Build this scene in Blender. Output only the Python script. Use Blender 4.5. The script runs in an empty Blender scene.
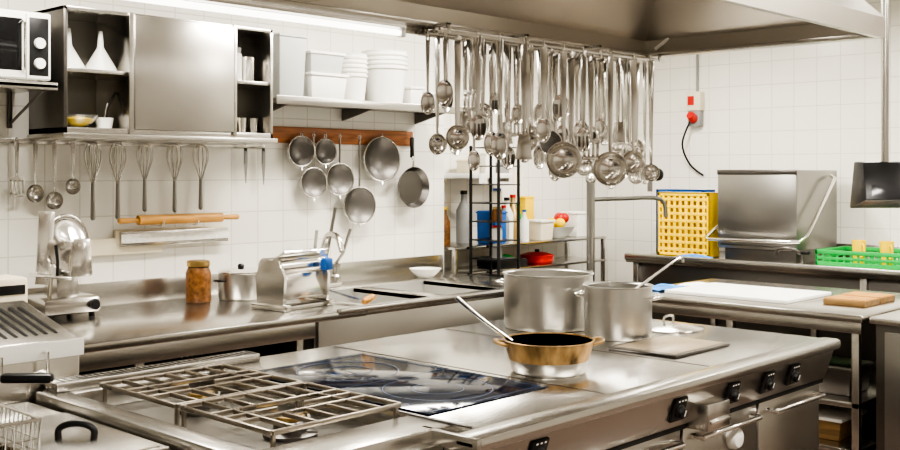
import bpy, bmesh, math, random
from mathutils import Matrix, Vector
random.seed(7)
scene = bpy.context.scene
# ---------------------------------------------------------------- materials
def _base(name):
    m = bpy.data.materials.new(name); m.use_nodes = True
    nt = m.node_tree; b = nt.nodes['Principled BSDF']
    return m, nt, b
def mat(name, col, met=0.0, rough=0.5, var=0.12, scale=6.0, stretch=(1,1,1), rvar=0.1, bump=0.0, trans=0.0, alpha=1.0, coat=0.0, ior=1.45):
    m, nt, b = _base(name)
    tc = nt.nodes.new('ShaderNodeTexCoord'); mp = nt.nodes.new('ShaderNodeMapping')
    mp.inputs['Scale'].default_value = stretch
    nz = nt.nodes.new('ShaderNodeTexNoise'); nz.inputs['Scale'].default_value = scale; nz.inputs['Detail'].default_value = 0.5 if met>.7 else 3
    nt.links.new(tc.outputs['Object'], mp.inputs['Vector']); nt.links.new(mp.outputs['Vector'], nz.inputs['Vector'])
    cr = nt.nodes.new('ShaderNodeValToRGB')
    cr.color_ramp.elements[0].position = .3; cr.color_ramp.elements[1].position = .7
    cr.color_ramp.elements[0].color = tuple(c*(1-var) for c in col)+(1,)
    cr.color_ramp.elements[1].color = tuple(min(1,c*(1+var)) for c in col)+(1,)
    nt.links.new(nz.outputs['Fac'], cr.inputs['Fac']); nt.links.new(cr.outputs['Color'], b.inputs['Base Color'])
    mr = nt.nodes.new('ShaderNodeMapRange'); mr.inputs['From Min'].default_value=.3; mr.inputs['From Max'].default_value=.7
    mr.inputs['To Min'].default_value=max(.02,rough*(1-rvar)); mr.inputs['To Max'].default_value=min(1,rough*(1+rvar))
    nt.links.new(nz.outputs['Fac'], mr.inputs['Value']); nt.links.new(mr.outputs['Result'], b.inputs['Roughness'])
    b.inputs['Metallic'].default_value = met; b.inputs['IOR'].default_value = ior
    b.inputs['Transmission Weight'].default_value = trans; b.inputs['Alpha'].default_value = alpha
    b.inputs['Coat Weight'].default_value = coat
    if bump:
        bp = nt.nodes.new('ShaderNodeBump'); bp.inputs['Strength'].default_value = bump; bp.inputs['Distance'].default_value=.01
        nt.links.new(nz.outputs['Fac'], bp.inputs['Height']); nt.links.new(bp.outputs['Normal'], b.inputs['Normal'])
    return m
def tile_mat(name, axis, col, grout, size, rough=.25, mortar=.004):
    m, nt, b = _base(name)
    g = nt.nodes.new('ShaderNodeNewGeometry'); sp = nt.nodes.new('ShaderNodeSeparateXYZ'); cb = nt.nodes.new('ShaderNodeCombineXYZ')
    nt.links.new(g.outputs['Position'], sp.inputs[0])
    a, c = {'x':('Y','Z'),'y':('X','Z'),'z':('X','Y')}[axis]
    nt.links.new(sp.outputs[a], cb.inputs['X']); nt.links.new(sp.outputs[c], cb.inputs['Y'])
    br = nt.nodes.new('ShaderNodeTexBrick'); br.offset = 0; br.squash = 1
    br.inputs['Scale'].default_value = 1; br.inputs['Brick Width'].default_value = size; br.inputs['Row Height'].default_value = size
    br.inputs['Mortar Size'].default_value = mortar; br.inputs['Mortar Smooth'].default_value = .3
    br.inputs['Color1'].default_value = tuple(col)+(1,); br.inputs['Color2'].default_value = tuple(c*.98 for c in col)+(1,)
    br.inputs['Mortar'].default_value = tuple(grout)+(1,)
    nt.links.new(cb.outputs[0], br.inputs['Vector']); nt.links.new(br.outputs['Color'], b.inputs['Base Color'])
    bp = nt.nodes.new('ShaderNodeBump'); bp.invert = True; bp.inputs['Strength'].default_value=.3; bp.inputs['Distance'].default_value=.002
    nt.links.new(br.outputs['Fac'], bp.inputs['Height']); nt.links.new(bp.outputs['Normal'], b.inputs['Normal'])
    b.inputs['Roughness'].default_value = rough
    return m
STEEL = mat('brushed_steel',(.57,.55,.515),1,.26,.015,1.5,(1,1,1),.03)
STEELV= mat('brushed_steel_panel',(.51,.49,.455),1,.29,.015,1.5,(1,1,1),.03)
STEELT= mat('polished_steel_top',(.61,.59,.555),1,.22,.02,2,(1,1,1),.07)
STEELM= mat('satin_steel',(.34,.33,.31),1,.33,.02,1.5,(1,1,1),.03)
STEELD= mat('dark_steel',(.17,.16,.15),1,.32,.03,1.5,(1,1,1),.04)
SINKM = mat('sink_bowl_steel',(.54,.53,.50),.5,.38,.04,4)
HOODM = mat('hood_steel',(.50,.465,.41),.85,.36,.03,1.5,(1,1,1),.05)
CHROME= mat('polished_steel',(.84,.82,.785),1,.17,.02,3,(1,1,1),.04)
ALU   = mat('aluminium_pot',(.58,.565,.535),1,.34,.03,5,(1,1,4),.06)
BURNT = mat('burnt_aluminium',(.36,.23,.10),.5,.42,.75,16,(1,1,.4),.1)
IRON  = mat('grate_metal',(.36,.32,.27),.95,.30,.15,8,(1,1,1),.1)
BLACK = mat('black_plastic',(.012,.012,.013),0,.35,.2)
DARK  = mat('plinth_and_shade_dark',(.03,.028,.026),0,.6,.2)  # plinths, and painted shade below the open counter
WHITE = mat('white_plastic',(.80,.79,.75),0,.38,.03)
CLEAR = mat('translucent_plastic',(.72,.74,.72),0,.35,.03,6,(1,1,1),.1,0,.35)
CREAM = mat('cream_board',(.76,.69,.54),0,.5,.06)
WOOD  = mat('rail_wood',(.30,.115,.04),0,.5,.35,5,(1,12,12))
PINW  = mat('rolling_pin_wood',(.52,.27,.07),0,.45,.3,5,(1,10,10))
BOARD = mat('butcher_board_wood',(.22,.13,.05),0,.55,.35,5,(10,1,10))
YEL   = mat('yellow_plastic',(.92,.62,.0),0,.35,.05)
GRN   = mat('green_plastic',(.02,.36,.07),0,.35,.1)
BLUE  = mat('blue_plastic',(.02,.12,.42),0,.35,.1)
BLUEC = mat('blue_cloth',(.06,.24,.60),0,.9,.3,20,(1,1,1),.1,.3)
RED   = mat('red_plastic',(.55,.02,.015),0,.35,.1)
GREY  = mat('grey_plastic',(.28,.28,.27),0,.5,.1)
CLOTH = mat('white_board_plastic',(.82,.82,.79),0,.5,.03)
GLASSD= mat('microwave_glass',(.010,.010,.011),0,.08,.1)
SAUCE = mat('brown_beans',(.20,.085,.025),0,.4,.5,40)
GLASS = mat('clear_glass',(.95,.97,.96),0,.03,.0,5,(1,1,1),0,0,.95)
FRUIT = mat('orange_fruit',(.85,.30,.02),0,.5,.3,20)
PAPER = mat('paper',(.80,.79,.74),0,.7,.1,60)
BRASS = mat('brass',(.52,.37,.16),1,.36,.1)
PAINT = mat('ceiling_paint',(.76,.74,.70),0,.7,.03)
WALLD = mat('cream_grey_wall_paint',(.52,.50,.45),0,.6,.05)
CERAN = mat('induction_glass',(.004,.009,.024),0,.08,.1,30,(1,1,1),.05,0,0,1,0,1.33)
RINGM = mat('induction_marking',(.03,.07,.17),0,.3,.1,40)
TW_Y = tile_mat('white_wall_tile_y','y',(.83,.81,.75),(.64,.62,.56),.20)
TW_X = tile_mat('white_wall_tile_x','x',(.83,.81,.75),(.64,.62,.56),.20)
TF   = tile_mat('floor_tile','z',(.14,.10,.08),(.07,.06,.05),.20,.4)
def mesh_mat():
    m, nt, b = _base('wire_mesh')
    b.inputs['Base Color'].default_value=(.17,.16,.15,1); b.inputs['Metallic'].default_value=.8; b.inputs['Roughness'].default_value=.4
    tc = nt.nodes.new('ShaderNodeTexCoord'); vo = nt.nodes.new('ShaderNodeTexChecker'); vo.inputs['Scale'].default_value=260
    nt.links.new(tc.outputs['Object'], vo.inputs['Vector'])
    mr = nt.nodes.new('ShaderNodeMapRange'); mr.inputs['To Min'].default_value=.65; mr.inputs['To Max'].default_value=1
    nt.links.new(vo.outputs['Fac'], mr.inputs['Value']); nt.links.new(mr.outputs['Result'], b.inputs['Alpha'])
    return m
MESH = mesh_mat()
def emit(name,col,st):
    m, nt, b = _base(name); b.inputs['Base Color'].default_value=(.9,.9,.9,1)
    b.inputs['Emission Color'].default_value=col+(1,); b.inputs['Emission Strength'].default_value=st
    return m
TUBEM = emit('added_strip_glow',(1,.96,.88),2.5)  # added glow; the overhead steel strip itself is unlit
TUBEH = emit('added_hood_glow',(1,.94,.82),16)  # added emission that brightens the inside of the hood
# ---------------------------------------------------------------- builder
I4 = Matrix.Identity(4)
def T(x,y,z): return Matrix.Translation((x,y,z))
def R(a,ax): return Matrix.Rotation(math.radians(a),4,ax)
def S(x,y,z): return Matrix.Diagonal((x,y,z,1))
class B:
    def __init__(s,name,M=I4): s.name=name; s.v=[]; s.f=[]; s.mi=[]; s.mats=[]; s.M=M
    def add(s,vs,fs,m):
        if m not in s.mats: s.mats.append(m)
        k=s.mats.index(m); o=len(s.v)
        s.v += [tuple(s.M @ Vector(p)) for p in vs]
        for f in fs: s.f.append([i+o for i in f]); s.mi.append(k)
        return s
    def bm(s,bm,m):
        bm.verts.index_update()
        s.add([v.co[:] for v in bm.verts],[[v.index for v in f.verts] for f in bm.faces],m); bm.free(); return s
    def box(s,a,b,m,bev=.004,L=I4):
        bm=bmesh.new(); bmesh.ops.create_cube(bm,size=1)
        c=[(a[i]+b[i])/2 for i in range(3)]; d=[abs(b[i]-a[i]) for i in range(3)]
        for v in bm.verts: v.co=Vector([c[i]+v.co[i]*d[i] for i in range(3)])
        bev=min(bev,min(d)*.45)
        if bev>0: bmesh.ops.bevel(bm,geom=bm.edges[:],offset=bev,segments=2,affect='EDGES',profile=.5)
        for v in bm.verts: v.co = L @ v.co
        return s.bm(bm,m)
    def hexa(s,p,m,bev=0):   # 8 points: bottom 4 ccw, top 4 ccw
        bm=bmesh.new(); vs=[bm.verts.new(q) for q in p]
        for f in ((3,2,1,0),(4,5,6,7),(0,1,5,4),(1,2,6,5),(2,3,7,6),(3,0,4,7)): bm.faces.new([vs[i] for i in f])
        if bev: bmesh.ops.bevel(bm,geom=bm.edges[:],offset=bev,segments=2,affect='EDGES',profile=.5)
        return s.bm(bm,m)
    def lathe(s,prof,m,L=I4,n=28):
        vs=[];fs=[]
        for (r,z) in prof:
            for i in range(n):
                a=2*math.pi*i/n; vs.append((L@Vector((r*math.cos(a),r*math.sin(a),z)))[:])
        for j in range(len(prof)-1):
            for i in range(n):
                k=(i+1)%n; fs.append([j*n+i,j*n+k,(j+1)*n+k,(j+1)*n+i])
        if prof[0][0]>1e-4: fs.append(list(range(n))[::-1])
        if prof[-1][0]>1e-4: fs.append([(len(prof)-1)*n+i for i in range(n)])
        return s.add(vs,fs,m)
    def cup(s,prof,t,m,L=I4,n=28):   # open vessel: outer profile bottom->top, wall t
        inner=[(max(r-t,0.0001),z+(t if k==0 else 0)) for k,(r,z) in enumerate(prof)][::-1]
        return s.lathe([(0.0001,prof[0][1])]+prof+inner+[(0.0001,prof[0][1]+t)],m,L,n)
    def tube(s,pts,r,m,n=8,closed=False,sub=0):
        P=[Vector(p) for p in pts]
        if sub:
            Q=[];N=len(P);rng=N if closed else N-1
            for i in range(rng):
                p0=P[(i-1)%N] if closed or i>0 else P[0]; p1=P[i]; p2=P[(i+1)%N]; p3=P[(i+2)%N] if closed or i+2<N else P[-1]
                for k in range(sub):
                    t=k/sub
                    Q.append(.5*((2*p1)+(-p0+p2)*t+(2*p0-5*p1+4*p2-p3)*t*t+(-p0+3*p1-3*p2+p3)*t**3))
            if not closed: Q.append(P[-1])
            P=Q
        N=len(P); rr=r if isinstance(r,(list,tuple)) else None
        vs=[];fs=[];up=None
        for i in range(N):
            if closed: d=P[(i+1)%N]-P[i-1]
            else: d=P[min(i+1,N-1)]-P[max(i-1,0)]
            d.normalize()
            if up is None:
                up=Vector((0,0,1)) if abs(d.z)<.9 else Vector((1,0,0))
            a=(up-d*up.dot(d)); a.normalize(); b=d.cross(a); up=a
            ra = (rr[0]+(rr[1]-rr[0])*i/(N-1)) if rr else r
            for k in range(n):
                t=2*math.pi*k/n; vs.append((P[i]+(a*math.cos(t)+b*math.sin(t))*ra)[:])
        for i in range(N if closed else N-1):
            j=(i+1)%N
            for k in range(n):
                l=(k+1)%n; fs.append([i*n+k,i*n+l,j*n+l,j*n+k])
        if not closed: fs.append(list(range(n))[::-1]); fs.append([(N-1)*n+k for k in range(n)])
        return s.add(vs,fs,m)
    def cyl(s,p0,p1,r,m,n=20): return s.tube([p0,p1],r,m,n)
    def ball(s,c,r,m,sc=(1,1,1),n=16):
        bm=bmesh.new(); bmesh.ops.create_uvsphere(bm,u_segments=n,v_segments=n//2+2,radius=r)
        for v in bm.verts: v.co=Vector((c[0]+v.co.x*sc[0],c[1]+v.co.y*sc[1],c[2]+v.co.z*sc[2]))
        return s.bm(bm,m)
    def done(s,ang=38):
        lo=[min(v[i] for v in s.v) for i in range(3)]; hi=[max(v[i] for v in s.v) for i in range(3)]
        o=((lo[0]+hi[0])/2,(lo[1]+hi[1])/2,lo[2])
        me=bpy.data.meshes.new(s.name); me.from_pydata([(v[0]-o[0],v[1]-o[1],v[2]-o[2]) for v in s.v],[],s.f)
        for m in s.mats: me.materials.append(m)
        me.polygons.foreach_set('material_index',s.mi); me.update()
        bmm=bmesh.new(); bmm.from_mesh(me); bmesh.ops.recalc_face_normals(bmm,faces=bmm.faces[:]); bmm.to_mesh(me); bmm.free()
        me.shade_smooth(); me.set_sharp_from_angle(angle=math.radians(ang))
        ob=bpy.data.objects.new(s.name,me); ob.location=o; scene.collection.objects.link(ob); return ob
# ---------------------------------------------------------------- room
XR=8.4; YB=5.5; YR=5.9; XJ=5.71; ZC=3.05
B('floor').box((-1.6,-2.1,-.1),(XR+.1,YR+.1,0),TF,0).done()
B('ceiling').box((-1.6,-2.1,ZC),(XR+.1,YR+.1,ZC+.1),PAINT,0).done()
B('wall_back').box((-1.6,YB,0),(XJ,YB+.1,ZC),TW_Y,0).done()
B('wall_recess_side').box((XJ-.1,YB+.1,0),(XJ,YR,ZC),TW_X,0).done()
B('wall_recess_back').box((XJ-.1,YR,0),(XR,YR+.1,ZC),TW_Y,0).done()
B('wall_right').box((XR,-2.1,0),(XR+.1,YR+.1,ZC),TW_X,0).done()
B('wall_front').box((-1.6,-2.1,0),(XR,-2,ZC),WALLD,0).done()
B('wall_left').box((-1.6,-2,0),(-1.5,YB,ZC),WALLD,0).done()
# ---------------------------------------------------------------- cooking island
b=B('cooking_island')
Y0,Y1,X0,X1,ZT=2.05,3.5,1.62,4.6,.90
b.box((X0,Y0+.05,.12),(X1,Y1-.02,.82),STEEL,.004)
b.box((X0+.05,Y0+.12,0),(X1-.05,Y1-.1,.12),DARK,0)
b.box((2.27,Y0,.82),(X1,Y1,ZT),STEELT,.006)
b.box((X0,Y0+.1,.82),(1.70,Y1,ZT),STEEL,.006)
b.box((1.70,Y0+.1,.82),(2.27,2.33,ZT),STEEL,.006)
b.box((1.70,3.38,.82),(2.27,Y1,ZT),STEEL,.006)
b.box((1.69,2.32,.815),(2.28,3.39,.835),STEELM,0)
b.box((2.262,Y0+.02,ZT),(2.275,Y1-.02,ZT+.004),STEELD,.001)
b.box((2.93,Y0+.02,ZT),(2.936,Y1-.02,ZT+.0015),STEELD,0)
b.box((3.62,Y0+.02,ZT),(3.626,Y1-.02,ZT+.0015),STEELD,0)
b.box((1.66,3.42,ZT),(2.5,3.515,ZT+.03),STEEL,.004)
for i in range(34): b.box((1.69+i*.024,3.435,ZT+.028),(1.70+i*.024,3.50,ZT+.0315),BLACK,0)
b.box((2.18,1.97,.855),(X1+.02,2.07,ZT+.004),STEEL,.02)
b.box((2.18,1.97,.855),(2.20,2.2,.90),STEEL,.004)
b.hexa([(2.2,2.045,.72),(X1,2.045,.72),(X1,2.12,.72),(2.2,2.12,.72),(2.2,2.00,.856),(X1,2.00,.856),(X1,2.12,.856),(2.2,2.12,.856)],STEELV,.003)
b.box((X0,2.12,.70),(2.2,2.16,.86),STEELV,.004)
b.box((2.2,2.052,.700),(X1,2.10,.722),BLACK,0)
for x in (2.50,3.31,3.70,3.99,4.22):
    L=T(x,2.018,.795)@R(18,'X')
    b.box((-.042,-.010,-.047),(.042,.006,.047),BLACK,.006,L)
    b.lathe([(.028,0),(.028,.006),(.022,.010),(.020,.022),(.016,.025)],BLACK,L@T(0,-.008,-.006)@R(90,'X'),24)
    b.box((-.002,-.036,-.012),(.002,-.031,.010),WHITE,0,L)
    for kx in (-.02,0,.02): b.box((kx-.004,-.0118,.034),(kx+.004,-.0095,.039),WHITE,0,L)
b.box((3.42,1.955,.70),(3.58,2.06,.80),STEEL,.008); b.box((3.43,1.945,.725),(3.57,1.957,.74),CHROME,.003)
for (xa,xb) in ((2.22,2.80),(2.82,3.40),(3.42,3.99),(4.01,4.58)):
    b.box((xa,2.06,.14),(xb,2.11,.70),STEELV,.006)
    b.tube([(xa+.06,2.06,.66),(xa+.06,2.015,.66),(xb-.06,2.015,.66),(xb-.06,2.06,.66)],.011,CHROME,10)
b.lathe([(.045,0),(.045,.02),(.034,.035),(.0001,.04)],WHITE,T(3.78,2.06,.60)@R(90,'X'),24)
b.box((X0+.02,2.11,.14),(2.18,2.15,.69),STEELV,.006)
b.done()
b=B('induction_hob_glass')
b.box((2.29,2.27,ZT+.0005),(2.88,3.24,ZT+.006),CERAN,.002)
for (cx,cy) in ((2.585,2.52),(2.585,2.99)):
    for r in (.19,.09):
        b.lathe([(r-.0018,ZT+.0059),(r-.0018,ZT+.0062),(r+.0018,ZT+.0062),(r+.0018,ZT+.0059)],RINGM,T(cx,cy,0),48)
for x0,y0,x1,y1 in ((2.31,2.29,2.86,2.293),(2.31,3.217,2.86,3.22),(2.31,2.29,2.313,3.22),(2.857,2.29,2.86,3.22),(2.31,2.754,2.86,2.757)):
    b.box((x0,y0,ZT+.0055),(x1,y1,ZT+.0062),RINGM,0)
b.done()
def grate(x0,y0,x1,y1):
    b=B('gas_hob_grate'); z=.935; h=.016
    def bar(p,q,w=.013):
        lo=[min(p[i],q[i]) for i in (0,1)]; hi=[max(p[i],q[i]) for i in (0,1)]
        dx=w/2 if hi[0]-lo[0]<.001 else 0; dy=w/2 if hi[1]-lo[1]<.001 else 0
        b.box((lo[0]-dx,lo[1]-dy,z-h),(hi[0]+dx,hi[1]+dy,z),IRON,.004)
    for x in (x0,x1): bar((x,y0),(x,y1))
    for y in (y0,y1): bar((x0,y),(x1,y))
    cx,cy=(x0+x1)/2,(y0+y1)/2
    for k in range(1,6):
        x=x0+(x1-x0)*k/6
        if k in (2,3,4):
            bar((x,y0),(x,cy-.07),.009); bar((x,cy+.07),(x,y1),.009)
        else: bar((x,y0),(x,y1),.009)
    bar((x0,cy-.07),(x1,cy-.07),.009); bar((x0,cy+.07),(x1,cy+.07),.009)
    bar((x0,cy),(cx-.05,cy),.009); bar((cx+.05,cy),(x1,cy),.009)
    for x in (x0+.01,x1-.01):
        for y in (y0+.01,y1-.01): b.box((x-.006,y-.006,.8355),(x+.006,y+.006,z-.003),IRON,.001)
    b.done()
    g=B('gas_burner')
    g.lathe([(.085,.8355),(.085,.846),(.055,.855),(.052,.875),(.046,.885)],STEELD,T(cx,cy,0))
    g.lathe([(.044,.885),(.047,.889),(.044,.898),(.02,.902),(.0001,.902)],BRASS,T(cx,cy,0))
    g.cyl((cx+.07,cy,.85),(cx+.07,cy,.89),.004,WHITE,8)
    g.done()
grate(1.765,2.36,2.255,2.83); grate(1.765,2.85,2.255,3.32)
b=B('griddle_plate')
b.box((3.68,2.25,ZT+.001),(4.12,2.58,ZT+.012),STEELD,.004); b.box((3.70,2.27,ZT+.011),(4.10,2.56,ZT+.014),mat('seasoned_griddle',(.38,.31,.22),.8,.4,.1,6),.002); b.done()
b=B('pot_lid',T(4.38,2.72,ZT+.001)); b.lathe([(.165,0),(.168,.006),(.15,.010),(.08,.022),(.0001,.028)],CHROME)
b.tube([(-.04,0,.024),(-.035,0,.055),(.035,0,.055),(.04,0,.024)],.006,CHROME,8,sub=4); b.done()
def stockpot(name,x,y,r,h,m=ALU,n=40,lid=False):
    b=B(name,T(x,y,ZT+.001))
    b.cup([(r*.96,0),(r,.02),(r,h-.008),(r+.006,h-.004),(r+.006,h)],.006,m,n=n)
    for sgn in (0,180):
        L=b.M; b.M=b.M@R(sgn-70,'Z')
        b.tube([(r-.002,-.055,h*.78),(r+.035,-.05,h*.80),(r+.045,0,h*.80),(r+.035,.05,h*.80),(r-.002,.055,h*.78)],.008,CHROME,10,sub=4)
        b.M=L
    return b
b=stockpot('large_stockpot',4.02,3.17,.215,.262); b.done()
b=stockpot('stockpot',4.00,2.75,.153,.235)
b.lathe([(.0001,.15),(.146,.15)],mat('broth',(.25,.15,.05),0,.2,.2)); b.done()
def ladle_leaning(name,p0,p1,bowl=.04):
    b=B(name); P0=Vector(p0);P1=Vector(p1)
    d=(P1-P0).normalized()
    b.tube([P0,P0.lerp(P1,.5),P1,P1+d*.03+Vector((0,0,-.015)),P1+d*.035+Vector((0,0,-.035))],.007,CHROME,8,sub=3)
    b.cup([(.012,-bowl*.9),(bowl*.7,-bowl*.6),(bowl,0)],.002,CHROME,T(*(P0+Vector((0,0,.01)))),20)
    b.done()
ladle_leaning('soup_ladle',(4.02,2.71,1.09),(4.21,2.57,1.25))
b=B('saute_pan',T(3.11,2.45,ZT+.001))
b.cup([(.13,0),(.142,.012),(.150,.05)],.004,ALU,n=40)
b.lathe([(.150,.05),(.160,.085),(.168,.118)],BURNT,n=40)
b.lathe([(.168,.118),(.173,.122),(.165,.123),(.157,.09),(.144,.05)],BURNT,n=40)
b.lathe([(.0001,.045),(.143,.045)],mat('burnt_residue',(.13,.11,.085),0,.4,.5,20))
for sgn in (0,180):
    L=b.M; b.M=b.M@R(sgn-40,'Z')
    b.tube([(.160,-.04,.105),(.195,-.038,.115),(.205,0,.118),(.195,.038,.115),(.160,.04,.105)],.007,BURNT,10,sub=4); b.M=L
b.done()
b=B('mixing_spoon')
b.tube([(2.87,2.70,1.18),(2.95,2.63,1.09),(3.075,2.49,.955)],[.009,.007],CHROME,10,sub=5)
b.ball((3.09,2.475,.955),.03,CHROME,(1.3,1,.35)); b.done()
# ---------------------------------------------------------------- fryer (left of hob)
b=B('deep_fryer')
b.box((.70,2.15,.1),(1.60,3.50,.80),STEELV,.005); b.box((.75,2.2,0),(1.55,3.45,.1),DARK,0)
b.box((.70,2.15,.80),(1.60,2.62,.87),STEEL,.006)
b.box((.70,3.22,.80),(1.60,3.50,.87),STEEL,.006)
b.box((1.50,2.62,.80),(1.60,3.22,.87),STEEL,.006)
b.box((.70,2.62,.80),(.76,3.22,.87),STEEL,.006)
b.box((.96,2.62,.80),(1.00,3.22,.87),STEEL,.006)
b.box((.76,2.62,.80),(1.5,3.22,.806),mat('frying_oil',(.14,.07,.015),.2,.08,.2),0)
b.done()
b=B('fryer_lid')
b.box((1.28,2.58,.871),(1.58,3.19,.886),STEELT,.005)
b.box((1.30,2.60,.885),(1.56,3.17,.890),STEEL,.003)
b.tube([(1.40,2.875,.885),(1.40,2.875,.915),(1.42,2.855,.93),(1.45,2.825,.93),(1.47,2.805,.915),(1.47,2.805,.885)],.010,BLACK,10,sub=4)
b.done()
b=B('fryer_control_head')
b.hexa([(1.22,3.53,0.0),(1.80,3.53,0.0),(1.80,3.98,0.0),(1.22,3.98,0.0),(1.22,3.53,1.06),(1.80,3.53,1.06),(1.80,3.98,1.16),(1.22,3.98,1.16)],STEELT,.012)
sl=.10/.45
for i in range(14):
    x=1.27+i*.036; ya,yb=3.60,3.90; za,zb=1.06+(ya-3.53)*sl,1.06+(yb-3.53)*sl
    b.hexa([(x,ya,za-.002),(x+.012,ya,za-.002),(x+.012,yb,zb-.002),(x,yb,zb-.002),(x,ya,za+.002),(x+.012,ya,za+.002),(x+.012,yb,zb+.002),(x,yb,zb+.002)],BLACK)
b.box((1.20,3.522,1.0),(1.81,3.532,1.06),WHITE,.003)
for x in (1.50,1.66): b.tube([(x,3.532,1.03),(x,3.49,1.03),(x,3.49,.96),(x,3.532,.96)],.006,CHROME,8)
b.done()
b=B('fryer_basket')
bx0,by0,bx1,by1=1.03,2.68,1.255,3.04
for z,ins in ((1.0,0),(.95,.006),(.90,.010),(.85,.015),(.81,.02)):
    b.tube([(bx0+ins,by0+ins,z),(bx1-ins,by0+ins,z),(bx1-ins,by1-ins,z),(bx0+ins,by1-ins,z)],.004 if z>.98 else .0018,CHROME,6,True)
for i in range(11):
    x=bx0+(bx1-bx0)*i/10; b.tube([(x,by0,1.0),(x,by0+.02,.81),(x,by1-.02,.81),(x,by1,1.0)],.0016,STEELM,5)
for i in range(15):
    y=by0+(by1-by0)*i/14; b.tube([(bx0,y,1.0),(bx0+.02,y,.81),(bx1-.02,y,.81),(bx1,y,1.0)],.0016,STEELM,5)
b.tube([(1.20,by1,1.0),(1.26,by1+.02,1.03),(1.31,3.045,1.05)],.006,CHROME,8); b.tube([(1.12,by1,1.0),(1.2,by1+.04,1.03),(1.31,3.045,1.05)],.006,CHROME,8)
b.box((-.07,-.018,-.014),(.08,.018,.014),BLACK,.010,T(1.36,3.0,1.05)@R(-46,'Z')); b.done()
# ---------------------------------------------------------------- back counter and sink
b=B('sink_counter')
CY0=4.3; CY1=YB-.005
b.box((1.6,CY0,.86),(3.86,CY1,.90),STEELT,.008)
b.box((1.6,CY0+.005,.78),(3.5,CY0+.03,.87),STEEL,.004)
b.box((1.6,CY1-.02,.89),(5.68,CY1,1.03),STEEL,.004)
b.box((1.6,CY0+.03,.30),(3.4,CY1-.05,.33),STEEL,.003)
b.box((1.6,CY1-.06,.1),(3.4,CY1-.03,.85),DARK,0)  # dark sheet painting the shade under the open counter
for x in (1.65,2.5,3.42):
    for y in (CY0+.05,CY1-.1): b.box((x-.02,y-.02,0),(x+.02,y+.02,.86),STEEL,.004)
b.box((2.2,CY0+.05,.45),(2.9,CY0+.07,.76),STEELD,.005)
sx0,sx1=3.86,5.68
b1=(3.98,4.50); b2=(4.62,5.14); by=(4.45,5.15)
for (xa,xb) in ((sx0,b1[0]),(b1[1],b2[0]),(b2[1],sx1)): b.box((xa,by[0],.87),(xb,by[1],.90),STEELT,.003)
b.box((sx0,CY0,.865),(sx1,by[0],.90),STEELT,.004); b.box((sx0,by[1],.87),(sx1,CY1,.90),STEELT,.004)
b.box((sx0-.2,CY0-.01,.885),(sx1,CY0+.03,.915),STEEL,.008)
for (xa,xb) in (b1,b2):
    b.box((xa,by[0],.74),(xb,by[1],.745),SINKM,0)
    for p,q in (((xa-.004,by[0],.74),(xa,by[1],.898)),((xb,by[0],.74),(xb+.004,by[1],.898)),((xa,by[0]-.004,.74),(xb,by[0],.898)),((xa,by[1]-.003,.74),(xb,by[1],.898))): b.box(p,q,SINKM,0)
    b.lathe([(.03,.745),(.03,.75),(.0001,.748)],CHROME,T((xa+xb)/2,4.8,0))
b.box((3.52,CY0+.005,.10),(sx1,CY0+.025,.885),STEELV,.004)
b.box((3.50,CY0+.02,.10),(3.52,CY1-.03,.86),STEELD,.002); b.box((sx1-.02,CY0+.02,.0),(sx1,CY1-.03,.87),STEELV,.002)
b.box((3.55,CY0+.02,.0),(3.6,CY0+.07,.86),STEEL,.002)
b.done()
b=B('sink_faucet')
cx,cy=4.36,5.28
b.box((cx-.13,cy-.035,.901),(cx+.13,cy+.035,.93),CHROME,.01)
for dx in (-.1,.1):
    b.lathe([(.03,0),(.03,.05),(.022,.06),(.022,.10),(.03,.105),(.03,.13),(.01,.14)],STEEL,T(cx+dx,cy,.92),20)
    b.tube([(cx+dx,cy,1.05),(cx+dx*1.2,cy-.05,1.12),(cx+dx*1.4,cy-.10,1.28)],.011,STEELM,8)
b.tube([(cx,cy,.92),(cx,cy,1.14),(cx-.01,cy-.05,1.24),(cx-.04,cy-.18,1.24),(cx-.05,cy-.24,1.15)],.019,STEEL,12,sub=5)
b.tube([(cx+.02,cy,1.1),(cx+.05,cy,1.22),(cx+.08,cy-.02,1.42)],.011,STEELM,8); b.lathe([(.03,0),(.02,.05),(.01,.09)],STEEL,T(cx-.0,cy,1.12),16)
b.done()
b=B('white_bowl',T(5.28,5.27,.901)); b.cup([(.05,0),(.09,.035),(.115,.065)],.005,WHITE); b.ball((0,0,.05),.06,CLOTH,(1,1,.35)); b.done()
b=B('jar_of_beans',T(3.38,5.22,.901))
b.lathe([(.066,0),(.072,.01),(.072,.17),(.060,.20)],SAUCE); b.lathe([(.060,.20),(.058,.212)],GLASS)
b.lathe([(.063,.205),(.066,.208),(.066,.235),(.060,.24)],BRASS); b.done()
b=B('covered_saucepan',T(3.66,5.20,.901))
b.lathe([(.125,0),(.132,.01),(.132,.15),(.137,.155)],ALU,n=36); b.lathe([(.138,.156),(.138,.162),(.09,.175),(.0001,.182)],CHROME,n=36)
b.lathe([(.018,.180),(.02,.195),(.012,.205)],BLACK)
for s_ in (-1,1): b.tube([(s_*.13,-.03,.11),(s_*.17,-.025,.115),(s_*.17,.025,.115),(s_*.13,.03,.11)],.006,BLACK,8,sub=3)
b.done()
b=B('pasta_machine',T(3.63,4.66,.901)@R(8,'Z')@S(1.15,1.1,1.12))
for x in (-.15,.15):
    b.box((x-.02,-.12,.0),(x+.02,.12,.03),CHROME,.006)
    pts=[(-.09,.02),(.09,.02),(.10,.16),(.06,.24),(-.06,.24),(-.10,.16)]
    vs=[(x-.008,p[0],p[1]) for p in pts]+[(x+.008,p[0],p[1]) for p in pts]; n=6
    b.add(vs,[list(range(n))[::-1],list(range(n,2*n))]+[[i,(i+1)%n,(i+1)%n+n,i+n] for i in range(n)],CHROME)
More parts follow.
